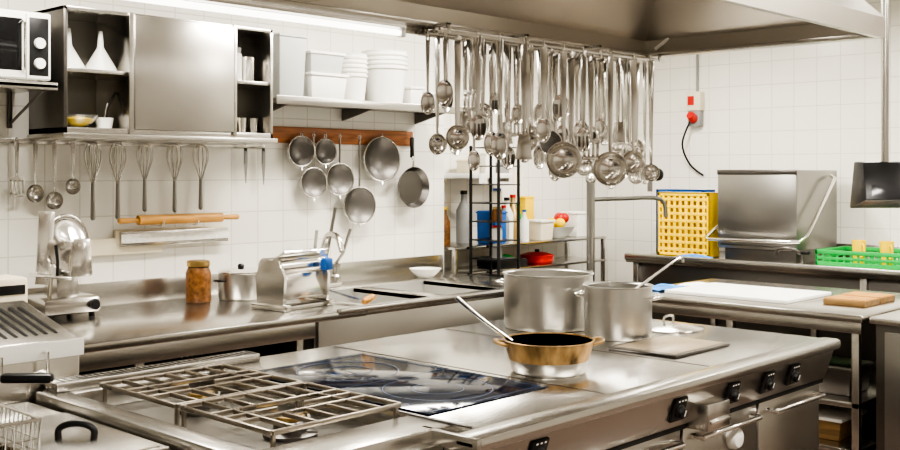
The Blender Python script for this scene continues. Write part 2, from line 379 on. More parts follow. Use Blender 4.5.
b.box((-.15,-.10,.0),(.15,.10,.02),STEEL,.004)
b.hexa([(-.15,-.085,.05),(.15,-.085,.05),(.15,.085,.05),(-.15,.085,.05),(-.15,-.06,.18),(.15,-.06,.18),(.15,.06,.18),(-.15,.06,.18)],CHROME,.006)
b.lathe([(.045,-.15),(.045,.15)],CHROME,T(0,-.035,.205)@R(90,'Y'),24); b.lathe([(.045,-.15),(.045,.15)],CHROME,T(0,.045,.205)@R(90,'Y'),24)
b.hexa([(-.15,.02,.22),(.15,.02,.22),(.15,.03,.22),(-.15,.03,.22),(-.15,-.10,.28),(.15,-.10,.28),(.15,-.09,.29),(-.15,-.09,.29)],CHROME,.002)
b.lathe([(.035,0),(.035,.03),(.024,.04),(.0001,.041)],BLUE,T(.158,-.03,.215)@R(90,'Y')); b.box((.08,-.145,.18),(.135,-.10,.24),BLUE,.010)
b.lathe([(.02,0),(.02,.02)],BLACK,T(.158,-.0,.14)@R(90,'Y'))
b.tube([(.16,0,.10),(.20,0,.10),(.21,-.06,.06),(.19,-.30,.03)],.006,CHROME,8)
b.lathe([(.014,0),(.02,.02),(.017,.07),(.012,.08)],PINW,T(.185,-.30,.025)@R(75,'Y'),16)
b.done()
b=B('kitchen_timer_box',T(2.14,5.0,.901)); b.box((-.12,-.10,0),(.10,.12,.25),CREAM,.02); b.lathe([(.035,0),(.03,.03),(.0001,.032)],GREY,T(.04,-.10,.10)@R(90,'X')); b.box((-.07,-.103,.17),(.08,-.098,.215),BLACK,.002); b.done()
b=B('meat_slicer',T(2.555,5.22,.901)@S(.78,1,1))
b.box((-.20,-.14,.02),(.20,.20,.11),STEELT,.03)
for x in (-.15,.15):
    for y in (-.1,.15): b.lathe([(.02,0),(.016,.025)],BLACK,T(x,y,0),12)
b.hexa([(-.02,.02,.09),(.16,.02,.09),(.16,.19,.09),(-.02,.19,.09),(.00,.06,.30),(.15,.06,.30),(.15,.17,.30),(.00,.17,.30)],STEELT,.03)
b.lathe([(.14,0),(.143,.008),(.135,.02),(.07,.028),(.04,.05),(.0001,.052)],CHROME,T(.06,.045,.36)@R(90,'X')@R(-12,'X'),40)
b.tube([(.06+.16*math.cos(a*math.pi/16),.045,.36+.16*math.sin(a*math.pi/16)) for a in range(-4,21)],.010,STEELT,10)
b.hexa([(.05,-.03,.20),(.21,-.03,.20),(.21,.0,.20),(.05,.0,.20),(.08,-.02,.40),(.20,-.02,.40),(.20,.01,.40),(.08,.01,.40)],CHROME,.012)
b.box((-.17,.03,.16),(-.06,.045,.54),CHROME,.008,R(4,'Y'))
b.hexa([(-.21,-.16,.22),(-.03,-.16,.20),(-.03,.02,.20),(-.21,.02,.22),(-.21,-.16,.235),(-.03,-.16,.215),(-.03,.02,.215),(-.21,.02,.235)],CHROME,.004)
b.tube([(-.12,-.08,.22),(-.12,-.06,.10)],.014,STEELT,10); b.tube([(-.12,-.15,.23),(-.13,-.17,.30),(-.13,-.15,.38)],.010,BLACK,10)
b.lathe([(.03,0),(.03,.02),(.024,.03)],BLACK,T(.14,-.14,.065)@R(90,'X'),20)
b.done()
# ---------------------------------------------------------------- wall cabinet
CA,CB,CF,CZ0,CZ1=2.51,3.82,5.1,1.85,2.5
b=B('wall_cabinet'); t=.02
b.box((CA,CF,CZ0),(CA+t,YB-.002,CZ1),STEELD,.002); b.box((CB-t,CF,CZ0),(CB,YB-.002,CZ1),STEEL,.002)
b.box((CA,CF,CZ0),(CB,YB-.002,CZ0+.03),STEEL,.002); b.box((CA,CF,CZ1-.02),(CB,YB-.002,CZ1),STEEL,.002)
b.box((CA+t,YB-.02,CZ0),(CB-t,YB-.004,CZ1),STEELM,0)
b.box((2.885,CF,CZ0),(2.90,YB-.01,CZ1),STEEL,.002); b.box((3.53,CF,CZ0),(3.545,YB-.01,CZ1),STEEL,.002)
b.box((CA+t,CF+.01,2.165),(2.885,YB-.01,2.185),STEEL,.002); b.box((3.545,CF+.01,2.165),(CB-t,YB-.01,2.185),STEEL,.002)
b.box((2.90,CF-.018,CZ0+.03),(3.53,CF+.0,CZ1-.01),STEELV,.004)
b.box((2.87,CF-.012,CZ0+.0),(2.90,CF,CZ1),STEEL,.002); b.box((3.53,CF-.012,CZ0+.0),(3.555,CF,CZ1),STEEL,.002)
b.box((CA-.01,CF-.02,CZ0-.03),(CB+.02,YB-.002,CZ0),STEEL,.004)
b.done()
for x,y in ((2.62,5.27),(2.79,5.25)):
    b=B('plastic_funnel',T(x,y,2.186)); b.cup([(.085,0),(.083,.02),(.018,.13),(.010,.22)],.003,WHITE); b.done()
b=B('glass_mixing_bowl',T(2.66,5.25,1.881)); b.cup([(.04,0),(.08,.03),(.105,.07)],.004,GLASS); b.lathe([(.03,.008),(.07,.03),(.085,.05),(.0001,.065)],YEL); b.done()
b=B('measuring_cup',T(2.81,5.25,1.881)); b.cup([(.04,0),(.05,.06)],.003,WHITE); b.tube([(.0,0,.02),(.02,.0,.12),(.07,.0,.2)],.008,BLACK); b.tube([(0,0,.02),(.01,.0,.1),(.02,.0,.14)],.006,CHROME); b.done()
b=B('storage_jar',T(3.62,5.22,2.186)); b.lathe([(.05,0),(.05,.16),(.04,.17)],WHITE); b.lathe([(.045,.17),(.045,.2)],GREY); b.done()
b=B('steel_canister',T(3.72,5.22,2.186)); b.lathe([(.04,0),(.04,.13)],CHROME); b.lathe([(.042,.13),(.04,.15),(.0001,.155)],CHROME); b.done()
for x in (3.60,3.665,3.745): 
    b=B('drinking_glass',T(x,5.2,1.881)); b.cup([(.022,0),(.03,.09)],.003,CHROME if x>3.65 else CREAM); b.done()
b=B('microwave_shelf'); b.box((1.8,5.02,2.065),(2.44,YB-.003,2.085),STEEL,.003); b.box((1.8,5.02,2.055),(2.44,5.035,2.095),STEEL,.003)
for x in (1.9,2.40): b.box((x-.01,YB-.03,1.88),(x+.01,YB-.003,2.066),STEELD,.002); b.tube([(x,5.10,2.06),(x,YB-.02,1.90)],.008,STEELD,6)
b.done()
b=B('microwave_oven'); mx0,mx1,my,mz0,mz1=1.90,2.425,5.06,2.095,2.44
b.box((mx0,my,mz0+.01),(mx1,5.42,mz1),WHITE,.01)
for x in (mx0+.04,mx1-.04):
    for y in (my+.04,5.38): b.cyl((x,y,mz0-.009),(x,y,mz0+.012),.014,BLACK,12)
b.box((mx0+.01,my-.014,mz0+.015),(mx1-.135,my+.002,mz1-.01),WHITE,.006); b.box((mx0+.05,my-.016,mz0+.05),(mx1-.155,my-.012,mz1-.04),GLASSD,.002)
b.box((mx1-.13,my-.012,mz0+.015),(mx1-.008,my+.002,mz1-.01),WHITE,.004)
b.box((mx1-.118,my-.014,mz0+.03),(mx1-.02,my-.011,mz1-.03),BLACK,.001)
for i in range(2): b.lathe([(.028,0),(.026,.018),(.0001,.019)],WHITE,T(mx1-.068,my-.012,mz0+.09+i*.10)@R(90,'X'),20)
b.tube([(mx1-.15,my-.014,mz0+.05),(mx1-.15,my-.04,mz0+.06),(mx1-.15,my-.04,mz1-.06),(mx1-.15,my-.014,mz1-.05)],.007,CHROME,8)
b.done()
b=B('wall_shelf'); b.box((3.86,5.12,2.08),(5.48,YB-.003,2.10),STEELM,.003); b.box((3.86,5.115,2.062),(5.48,5.13,2.115),STEELV,.004)
for x in (4.0,4.7,5.4): b.add([(x-.01,5.14,2.081),(x-.01,5.49,2.081),(x-.01,5.49,2.0),(x+.01,5.14,2.081),(x+.01,5.49,2.081),(x+.01,5.49,2.0)],[[0,1,2],[5,4,3],[0,2,5,3],[0,3,4,1],[1,4,5,2]],STEELD)
b.done()
def tub(name,x,y,z,w,d,h,m,lid=True,tap=.88):
    b=B(name,T(x,y,z)); a=w/2;c=d/2
    b.hexa([(-a*tap,-c*tap,0),(a*tap,-c*tap,0),(a*tap,c*tap,0),(-a*tap,c*tap,0),(-a,-c,h),(a,-c,h),(a,c,h),(-a,c,h)],m,.008)
    if lid: b.box((-a-.008,-c-.008,h-.012),(a+.008,c+.008,h+.006),WHITE,.004)
    else: b.box((-a-.006,-c-.006,h-.02),(a+.006,c+.006,h-.008),m,.003)
    b.done()
tub('plastic_storage_tub',4.02,5.30,2.101,.21,.28,.40,CLEAR,False)
tub('plastic_food_box',4.31,5.29,2.101,.30,.26,.17,WHITE)
tub('plastic_food_box',4.30,5.29,2.278,.28,.25,.13,CLEAR)
def bucketstack(x,y,z,r,n,h,m):
    b=B('stacked_plastic_tubs',T(x,y,z))
    b.cup([(r*.78,0),(r*.97,h)],.004,m)
    for i in range(n): 
        zz=h+i*.03; b.lathe([(r*.95,zz-.02),(r*1.03,zz-.012),(r*1.03,zz),(r*.96,zz+.004),(r*.97,zz+.02)],m)
    b.lathe([(r*.97,h+n*.03-.02),(r*.97,h+n*.03-.03),(r*.7,h+n*.03-.08),(.0001,h+n*.03-.08)],m)
    b.done()
bucketstack(4.61,5.30,2.101,.11,5,.19,WHITE); bucketstack(4.90,5.29,2.101,.16,4,.26,WHITE); 
tub('plastic_food_box',5.16,5.30,2.101,.12,.14,.14,WHITE)
tub('plastic_food_box',5.33,5.30,2.101,.14,.14,.11,CLEAR)
# ---------------------------------------------------------------- things hanging on the back wall
YW=5.44
b=B('utensil_rail'); b.box((2.3,YB-.02,1.80),(4.04,YB-.002,1.83),STEEL,.003)
RX=[2.42,2.52,2.62,2.71,2.846,2.996,3.165,3.361,3.539,3.864,4.0]
for x in RX: b.tube([(x,YB-.02,1.815),(x,YW-.0,1.81),(x,YW-.012,1.825)],.0035,CHROME,6)
b.done()
def whisk(x,ztop,L):
    b=B('balloon_whisk',T(x,YW,ztop)); w=.045; n=5; hl=L*.45
    for k in range(n):
        a=math.pi*k/n; pts=[]
        for (u,v) in ((.15,-1),(.55,-.72),(1,-.38),(.8,-.10),(0,0),(-.8,-.10),(-1,-.38),(-.55,-.72),(-.15,-1)):
            pts.append((w*u*math.cos(a),w*u*math.sin(a),v*(L-hl)))
        b.tube(pts,.0026,STEEL,5,sub=4)
    b.tube([(0,0,-(L-hl)+.005),(0,0,-L)],[.010,.014],STEELM,12); b.ball((0,0,-L),.014,STEELM); b.done()
for x,L in ((2.846,.42),(2.996,.42),(3.165,.38),(3.361,.39),(3.539,.38)): whisk(x,1.815,L)
def spoonbowl(b,c,r,sz,m,facing=0,n=24,depth=.45):
    L=T(*c)@R(facing,'Z')@S(1,1,sz)@R(90,'X')
    b.cup([(r*.12,-r*depth),(r*.6,-r*depth*.8),(r*.9,-r*depth*.35),(r,0)],.0018,m,L,n)
def hang(kind,x,y,z,L,r,rot,m=CHROME,name=None,w=1.0):
    b=B(name or kind,T(x,y,z)@R(rot,'Z'))
    b.tube([(0,.006,-.012),(0,.012,.004),(0,0,.010),(0,-.010,0),(0,-.004,-.02)],.0036,m,6,sub=3)
    hl=L-2*r*(1.6 if 'spoon' in kind else 1)
    wa,wb=.006*w,.0135*w
    b.hexa([(-wa,-.002,-hl),(wa,-.002,-hl),(wa,.002,-hl),(-wa,.002,-hl),(-wb,-.002,-.012),(wb,-.002,-.012),(wb,.002,-.012),(-wb,.002,-.012)],m,.001)
    if kind=='ladle': 
        spoonbowl(b,(0,0,-hl-r+.006),r,1,m,0,24,.8)
    elif kind=='serving_spoon':
        spoonbowl(b,(0,0,-hl-r*1.6+.006),r,1.6,m,0,24,.35)
    elif kind=='slotted_spoon':
        spoonbowl(b,(0,0,-hl-r*1.6+.006),r,1.6,m,0,24,.3)
        for k in (-1,0,1): b.box((k*r*.4-.0015,-.001,-hl-r*2.3),(k*r*.4+.0015,r*.3+.002,-hl-r*1.0),STEELD,0)
    elif kind=='skimmer':
        spoonbowl(b,(0,0,-hl-r+.006),r,1,MESH,0,28,.25)
        b.tube([(r*math.cos(t*math.pi/14),0,-hl-r+.004+r*math.sin(t*math.pi/14)) for t in range(28)],.004,m,6,True)
    elif kind=='spatula':
        w_=r*.75; zz=-hl
        for k in range(4):
            xx=-w_+k*(2*w_/3.5); b.box((xx,-.0015,zz-2*r+.015),(xx+w_*.36,.0015,zz-.012),m,.001)
        b.box((-w_,-.0015,zz-.02),(w_*.93,.0015,zz+.004),m,.001); b.box((-w_,-.0015,zz-2*r),(w_*.93,.0015,zz-2*r+.02),m,.001)
    elif kind=='turner':
        w_=r*.8; zz=-hl
        b.hexa([(-w_,-.0015,zz-2.2*r),(w_,-.0015,zz-2.2*r),(w_,.0015,zz-2.2*r),(-w_,.0015,zz-2.2*r),(-w_*.6,-.0015,zz+.01),(w_*.6,-.0015,zz+.01),(w_*.6,.0015,zz+.01),(-w_*.6,.0015,zz+.01)],m,.001)
    elif kind=='carving_fork':
        for s_ in (-1,1): b.tube([(0,0,-hl),(s_*.012,0,-hl-.02),(s_*.014,0,-hl-2*r)],[.003,.002],m,6,sub=3)
        b.box((-.014,-.002,-hl-.02),(.014,.002,-hl+.01),m,.001)
    return b.done()
hang('spatula',2.42,YW,1.82,.30,.05,0,STEEL,'fish_slice'); hang('ladle',2.52,YW,1.82,.34,.05,0,STEEL,'sauce_ladle'); hang('ladle',2.625,YW,1.82,.38,.050,0,STEEL,'pasta_scoop'); hang('ladle',2.73,YW,1.82,.30,.045,0,STEEL,'gravy_ladle')
def knife(x,zt,L):
    b=B('paring_knife',T(x,YW,zt)); b.box((-.008,-.008,-.02),(.008,.008,.0),BLACK,.003); b.box((-.012,-.007,-.10),(.012,.007,-.015),GREY,.004)
    b.hexa([(-.002,-.001,-L),(.004,-.001,-L),(.004,.001,-L),(-.002,.001,-L),(-.014,-.001,-.10),(.014,-.001,-.10),(.014,.001,-.10),(-.014,.001,-.10)],STEELM); b.tube([(0,0,-.002),(0,0,.02),(0,.01,.022)],.003,CHROME,6); b.done()
knife(3.864,1.80,.22); knife(4.0,1.80,.23)
b=B('rolling_pin'); zr=1.375; yr=5.40
b.cyl((3.10,yr,zr),(3.66,yr,zr),.028,PINW,20)
for s_,x in ((-1,3.10),(1,3.66)): b.tube([(x,yr,zr),(x+s_*.02,yr,zr),(x+s_*.05,yr,zr),(x+s_*.11,yr,zr)],[.012,.017],PINW,14); b.ball((x+s_*.11,yr,zr),.017,PINW)
b.done()
b=B('rolling_pin_pegs'); 
for x in (3.24,3.47): b.tube([(x,YB-.002,zr-.034),(x,yr-.035,zr-.034),(x,yr-.04,zr-.01)],.005,CHROME,8)
b.done()
b=B('magnetic_knife_board'); b.box((2.79,YB-.03,1.18),(3.30,YB-.002,1.275),CREAM,.005); b.box((3.02,YB-.055,1.225),(3.74,YB-.031,1.31),STEEL,.004); b.box((3.02,YB-.06,1.245),(3.74,YB-.056,1.295),PAPER,.001); b.box((3.0,YB-.031,1.23),(3.74,YB-.002,1.32),CREAM,.003); b.done()
b=B('wooden_utensil_rack'); b.box((4.07,YB-.025,1.84),(5.36,YB-.002,1.945),WOOD,.005)
STR=[(4.288,1.785,.098),(4.49,1.785,.084),(4.389,1.58,.098),(4.615,1.60,.108),(4.792,1.42,.128),(5.0,1.74,.152)]
for x in [s_[0] for s_ in STR]+[5.28]: b.tube([(x,YB-.024,1.90),(x,YW-.02,1.895),(x,YW-.026,1.915)],.004,CHROME,6)
b.done()
for (x,z,r) in STR:
    b=B('mesh_strainer',T(x,YW-.02,z)@R(-8,'Z')); L=R(90,'X')
    b.cup([(r*.1,-r*.42),(r*.45,-r*.36),(r*.8,-r*.18),(r,0)],.0015,MESH,L,32)
    b.tube([(r*math.cos(t*math.pi/16),0,r*math.sin(t*math.pi/16)) for t in range(32)],.006,STEEL,8,True)
    top=1.90-z
    if top>r+.02:
        b.tube([(-.002,0,r),(0,0,(r+top)/2),(0,0,top-.02)],.007,STEELM,8)
    b.tube([(.010*math.cos(t*math.pi/6),0,top-.01+.012*math.sin(t*math.pi/6)) for t in range(12)],.003,CHROME,6,True)
    b.tube([(0,0,-r),(0,-.006,-r-.025)],.005,CHROME,6)
    b.done()
b=B('frying_pan',T(5.29,YW-.005,1.54)@S(1.1,1,1.06)); b.cup([(.115,0),(.14,.045)],.004,STEELD,R(90,'X')@T(0,0,-.0),36)
b.tube([(0,-.03,.135),(0,-.035,.17),(0,-.02,.22)],.008,CHROME,8); b.box((-.013,-.03,.20),(.013,-.01,.34),BLACK,.006); b.done()
# ---------------------------------------------------------------- extractor hood
b=B('extractor_hood'); hx0,hx1,hy0,hy1,hz=.6,4.75,1.83,3.10,2.25
def ring(ix,z): return [(hx0+ix,hy0+ix,z),(hx1-ix,hy0+ix,z),(hx1-ix,hy1-ix,z),(hx0+ix,hy1-ix,z)]
def shell(r1,r2,m): 
    b.add(r1+r2,[[i,(i+1)%4,(i+1)%4+4,i+4] for i in range(4)],m)
lev=[(0,hz),(0,2.34),(.42,2.82),(.42,ZC-.002)]
for i in range(3): shell(ring(*lev[i]),ring(*lev[i+1]),HOODM)
inn=[(.03,hz),(.03,2.34),(.44,2.80)]
for i in range(2): shell(ring(*inn[i]),ring(*inn[i+1]),HOODM)
shell(ring(0,hz),ring(.03,hz),STEEL)
b.add(ring(.44,2.80),[[0,1,2,3]],STEELM)
for i in range(9):
    x=1.1+i*.36
    b.box((x,2.30,2.76),(x+.34,2.63,2.795),STEELD,.004)
    for j in range(8): b.box((x+.02+j*.04,2.31,2.745),(x+.035+j*.04,2.62,2.765),STEEL,.002)
b.box((hx0+.03,hy1-.07,hz),(hx1-.03,hy1-.03,hz+.02),STEEL,.003); b.box((hx1-.07,hy0+.03,hz),(hx1-.03,hy1-.03,hz+.02),STEEL,.003)
b.box((3.0,hy1+.001,hz-.03),(4.75,hy1+.012,hz+.04),STEEL,.003)
for yy in (hy1-.010,hy1-.070,hy1-.14):
    b.box((3.05,yy-.004,hz-.035),(4.72,yy+.004,hz-.015),STEEL,.002)
    for x in (3.1,3.6,4.15,4.68): b.box((x-.01,yy-.005,hz-.03),(x+.01,yy+.005,hz+.01),STEEL,.001)
for x in (3.1,3.6,4.15,4.68): b.box((x-.01,hy1-.145,hz+.0),(x+.01,hy1,hz+.012),STEEL,.001)
b.tube([(4.7,3.0,2.29),(4.72,2.9,2.37),(4.60,2.72,2.5),(4.55,2.6,2.62),(4.5,2.4,2.79)],.009,WHITE,8,sub=5)
for x in (1.6,2.6,3.6,4.15):
    b.cyl((x-.19,2.245,2.735),(x+.09,2.245,2.735),.014,TUBEH,10); b.box((x-.2,2.222,2.75),(x+.1,2.268,2.80),WHITE,.004)  # unseen tubes, added to lighten the hood's inner faces
b.done()
RZ={'serving_spoon':.034,'slotted_spoon':.035,'ladle':.048,'skimmer':.060,'spatula':.044,'turner':.042,'carving_fork':.05}
kinds=['serving_spoon','ladle','slotted_spoon','serving_spoon','turner','serving_spoon','ladle','serving_spoon','carving_fork','slotted_spoon','spatula','serving_spoon','ladle','serving_spoon','turner','serving_spoon','slotted_spoon','ladle','serving_spoon','ladle','slotted_spoon','spatula','serving_spoon','serving_spoon','ladle','slotted_spoon','serving_spoon','ladle']
N1=len(kinds)
for i,k in enumerate(kinds):
    f=i/(N1-1); x=3.11+f*1.55
    L=.43+.16*f+(.08 if i%2 else -.06)+random.uniform(-.05,.05)
    r=RZ[k]*random.uniform(.85,1.15)
    hang(k,x,hy1-.010,hz-.015,L,r,-46+random.uniform(-40,30),CHROME,None,random.uniform(.7,1.5))
kinds2=['serving_spoon','ladle','spatula','serving_spoon','slotted_spoon','turner','serving_spoon','ladle','serving_spoon','skimmer','slotted_spoon','ladle','serving_spoon','spatula','serving_spoon','ladle','turner','slotted_spoon','ladle','serving_spoon']
for i,k in enumerate(kinds2):
    f=i/(len(kinds2)-1); x=3.15+f*1.5; L=.39+.16*f+(.06 if i%2 else -.07)+random.uniform(-.05,.05)
    r=RZ[k]*random.uniform(.85,1.2)
    hang(k,x,hy1-.070,hz-.015,L,r,-46+random.uniform(-35,30),CHROME,None,random.uniform(.7,1.5))
for x,L,r,k in ((3.28,.46,.036,'slotted_spoon'),(3.42,.54,.038,'serving_spoon'),(3.58,.52,.048,'turner'),(3.72,.46,.036,'serving_spoon'),(3.87,.62,.085,'ladle'),(4.02,.50,.038,'slotted_spoon'),(4.24,.66,.085,'ladle'),(4.44,.60,.06,'ladle'),(4.6,.64,.045,'ladle')):
    hang(k,x,hy1-.14,hz-.015,L,r,-46+random.uniform(-25,15),CHROME,'spider_skimmer' if k=='skimmer' else 'large_'+k,1.2)
# ---------------------------------------------------------------- recess shelving
b=B('kitchen_rack')
for z in (.55,.88,1.08,):
    b.box((5.74,5.42,z-.02),(7.7,5.86,z),STEEL,.003)
for x in (5.76,7.68):
    for y in (5.44,5.84): b.box((x-.015,y-.015,0),(x+.015,y+.015,1.08),STEEL,.002)
b.done()
b=B('black_wire_rack')
for x in (5.90,6.13):
    for y in (5.40,5.12): b.cyl((x,y,0),(x,y,1.85),.012,BLACK,8)
for z in [.15+.14*i for i in range(13)]:
    b.box((5.89,5.11,z),(6.14,5.41,z+.008),BLACK,0)
b.done()
b=B('recess_wall_shelf'); b.box((5.72,5.6,1.61),(6.75,YR-.003,1.63),STEEL,.002); b.box((5.72,5.59,1.60),(6.75,5.605,1.64),WHITE,.002)
for x in (5.85,6.6): b.box((x-.01,5.62,1.57),(x+.01,YR-.003,1.61),STEEL,.002)
for x,m in ((6.2,PAPER),(6.35,PAPER),(6.62,CREAM)): b.box((x,5.585,1.56),(x+.10,5.59,1.64),m,0)
b.done()
for i,(x,h,m) in enumerate(((5.80,.16,PAPER),(6.25,.12,CREAM),(6.45,.18,PAPER),(6.62,.10,GREY))): tub('dry_goods_box',x,5.75,1.631,.13,.14,h,m,False,.98)
tub('blue_box',6.30,5.54,1.081,.14,.2,.26,BLUE,False,.97)
def bottle(x,y,z,h,m,cap):
    b=B('bottle',T(x,y,z)); r=h*.15; b.lathe([(r,0),(r,h*.62),(r*.4,h*.8),(r*.38,h*.93)],m); b.lathe([(r*.45,h*.93),(r*.45,h)],cap); b.done()
bottle(6.46,5.55,1.081,.30,GREY,RED); bottle(6.58,5.62,1.081,.36,PAPER,BLACK); bottle(6.66,5.5,1.081,.26,WHITE,BLUE); bottle(5.84,5.62,1.081,.3,SAUCE,YEL); bottle(6.75,5.7,1.081,.38,BRASS,RED); bottle(6.2,5.75,1.081,.42,GREY,BLACK); bottle(6.85,5.75,1.081,.33,GRN,WHITE)
for i,(z,m,c) in enumerate(((1.138,WHITE,RED),(1.278,SAUCE,BRASS),(1.418,CREAM,BLUE),(.998,GREY,WHITE))):
    b=B('spice_jar',T(6.02,5.24,z)); b.lathe([(.04,0),(.04,.08),(.03,.09)],m); b.lathe([(.034,.09),(.034,.108)],c); b.done()
b=B('fruit_bowl',T(7.2,5.60,1.081)); b.cup([(.08,0),(.14,.05),(.17,.10)],.005,CLEAR)
for i in range(9):
    a=i*2.4; rr=.03+.010*i; b.ball((rr*math.cos(a),rr*math.sin(a),.09+.04*(i%3)),.045,(FRUIT,YEL,RED)[i%3])
b.done()
tub('plastic_food_box',6.92,5.56,1.081,.18,.2,.16,CREAM); tub('food_carton',7.52,5.62,1.081,.22,.2,.22,PAPER,False,.99); tub('food_carton',7.05,5.80,1.081,.12,.08,.36,YEL,False,.99)
b=B('red_casserole',T(6.95,5.6,.881)); b.cup([(.12,0),(.14,.02),(.14,.06)],.006,RED)
b.lathe([(.145,.06),(.145,.068),(.08,.09),(.0001,.095)],RED); b.lathe([(.02,.09),(.02,.115)],BLACK); b.done()
b=B('green_leaf_tray',T(6.5,5.6,.881)); b.box((-.18,-.12,0),(.18,.12,.06),BLACK,.008); b.ball((0,0,.06),.08,GRN,(1.6,1,.5)); b.done()
b=B('pre_rinse_tap'); px,py=6.2,4.5
b.lathe([(.06,0),(.06,.01),(.028,.02)],CHROME,T(px,py,0)); b.cyl((px,py,0),(px,py,1.60),.030,STEELM,16); b.ball((px,py,1.60),.04,STEEL)
b.tube([(px,py,1.45),(6.6,4.5,1.45),(7.0,4.42,1.44),(7.06,4.41,1.30)],.016,STEELM,10,sub=4)
b.tube([(px,py,1.57),(px+.1,py,1.62),(6.9,4.45,1.63)],.020,STEELM,10,sub=4); b.lathe([(.04,-.05),(.04,.05)],CHROME,T(6.9,4.45,1.63)@R(90,'Y'),16); b.tube([(6.9,4.45,1.63),(6.9,4.45,1.50)],.020,STEELM,10); b.lathe([(.05,0),(.05,.02)],BLACK,T(6.98,4.44,1.63)@R(90,'Y'),16); b.tube([(6.9,4.45,1.63),(7.0,4.44,1.63)],.012,CHROME)
b.done()
# ---------------------------------------------------------------- dishwashing line
b=B('dishwashing_counter'); dz=.95
b.box((7.35,1.2,dz-.05),(8.38,4.98,dz),STEEL,.006); b.box((7.33,1.2,dz-.03),(7.37,4.98,dz+.025),STEEL,.008)
b.box((8.35,1.2,dz),(8.38,4.98,dz+.12),STEEL,.004)
b.box((7.42,1.25,.12),(8.33,4.95,dz-.05),STEELD,.003)
for y in (1.3,3.0,4.9):
    b.box((7.38,y-.025,0),(7.43,y+.025,dz-.04),STEEL,.003)
b.done()
b=B('hood_dishwasher')
b.box((7.60,3.60,dz+.001),(8.22,4.20,1.06),STEELD,.004)
b.box((7.55,3.57,1.05),(8.27,4.24,1.665),STEELM,.012)
b.box((7.545,3.60,1.07),(7.552,4.21,1.085),STEELD,.001)
b.box((7.544,3.57,1.63),(7.552,4.24,1.668),STEELD,.002)
b.tube([(8.1,3.55,1.62),(8.06,3.50,1.60),(7.50,3.47,1.17),(7.44,3.50,1.13),(7.43,3.6,1.125),(7.43,4.25,1.12),(7.46,4.29,1.13),(7.6,4.26,1.22)],.014,CHROME,10)
b.done()
def dishrack(name,m,x0,x1,y0,y1,z0,h):
    b=B(name); n=9
    b.box((x0,y0,z0),(x0+.02,y0+.025,z0+h),m,.003); b.box((x0,y1-.025,z0),(x0+.02,y1,z0+h),m,.003)
    b.box((x0,y0,z0),(x0+.02,y1,z0+.03),m,.003); b.box((x0,y0,z0+h-.03),(x0+.02,y1,z0+h),m,.003)
    for i in range(1,n): 
        z=z0+h*i/n; b.box((x0+.002,y0,z-.013),(x0+.016,y1,z+.013),m,.002)
        y=y0+(y1-y0)*i/n; b.box((x0+.003,y-.013,z0),(x0+.015,y+.013,z0+h),m,.002)
    b.box((x0,y0,z0),(x1,y0+.012,z0+h),m,.003); b.box((x0,y1-.012,z0),(x1,y1,z0+h),m,.003); b.box((x0,y0,z0),(x1,y1,z0+.012),m,.003); b.box((x0,y0,z0+h-.012),(x1,y1,z0+h),m,.003)
    b.box((x1-.012,y0,z0),(x1,y1,z0+h),m,.003)
    b.done()
dishrack('yellow_dish_rack',YEL,7.60,7.76,4.34,4.83,dz+.001,.53)
dishrack('blue_dish_rack',BLUE,7.80,7.98,4.50,4.97,dz+.001,.55)
b=B('green_dish_crate'); gx0,gx1,gy0,gy1,gz=7.45,7.95,2.75,3.38,dz+.001
b.box((gx0,gy0,gz),(gx1,gy1,gz+.012),GRN,.003)
for a,c in (((gx0,gy0),(gx0+.012,gy1)),((gx1-.012,gy0),(gx1,gy1)),((gx0,gy0),(gx1,gy0+.012)),((gx0,gy1-.012),(gx1,gy1))):
    b.box((a[0],a[1],gz),(c[0],c[1],gz+.045),GRN,.002); b.box((a[0]-.004,a[1]-.004,gz+.10),(c[0]+.004,c[1]+.004,gz+.13),GRN,.003); b.box((a[0],a[1],gz+.06),(c[0],c[1],gz+.08),GRN,.002)
for i in range(13):
    y=gy0+.006+(gy1-gy0-.012)*i/12; b.box((gx0+.001,y-.008,gz),(gx0+.011,y+.008,gz+.12),GRN,.002); b.box((gx1-.011,y-.008,gz),(gx1-.001,y+.008,gz+.12),GRN,.002)
b.done()
for y in (3.12,2.92): 
    b=B('yellow_cup',T(7.6,y,gz+.0125)); b.cup([(.038,0),(.05,.19)],.004,YEL); b.tube([(-.03,-.035,.16),(-.06,-.06,.15),(-.06,-.06,.08),(-.03,-.03,.07)],.006,YEL,8,sub=3); b.done()
b=B('counter_tap',T(7.42,3.47,dz+.001))
b.lathe([(.03,0),(.025,.02),(.018,.05),(.018,.10)],STEELD); b.tube([(0,0,.09),(-.05,.06,.13),(-.05,.16,.12),(-.05,.18,.08)],.013,STEELD,10,sub=4); b.box((-.02,-.06,.09),(.02,.02,.115),BLACK,.005); b.done()
b=B('steel_work_table'); tx0,tx1,ty0,ty1=5.45,6.65,2.22,3.78
b.box((tx0,ty0,.86),(tx1,ty1,.90),STEELT,.008); b.box((tx0+.01,ty0+.01,.80),(tx0+.04,ty1-.01,.86),STEEL,.003)
b.box((tx0+.03,ty0+.03,.40),(tx1-.03,ty1-.03,.43),STEEL,.003); b.box((tx0+.03,ty0+.03,.15),(tx1-.03,ty1-.03,.18),STEEL,.003)
for x in (tx0+.05,tx1-.05):
    for y in (ty0+.05,(ty0+ty1)/2,ty1-.05): b.box((x-.02,y-.02,0),(x+.02,y+.02,.86),STEEL,.003)
b.box((tx1-.04,ty0+.05,.16),(tx1-.02,ty1-.05,.80),STEELD,0)
b.done()
b=B('white_cutting_board'); b.box((5.62,2.72,.901),(6.22,3.52,.922),CLOTH,.006); b.done()
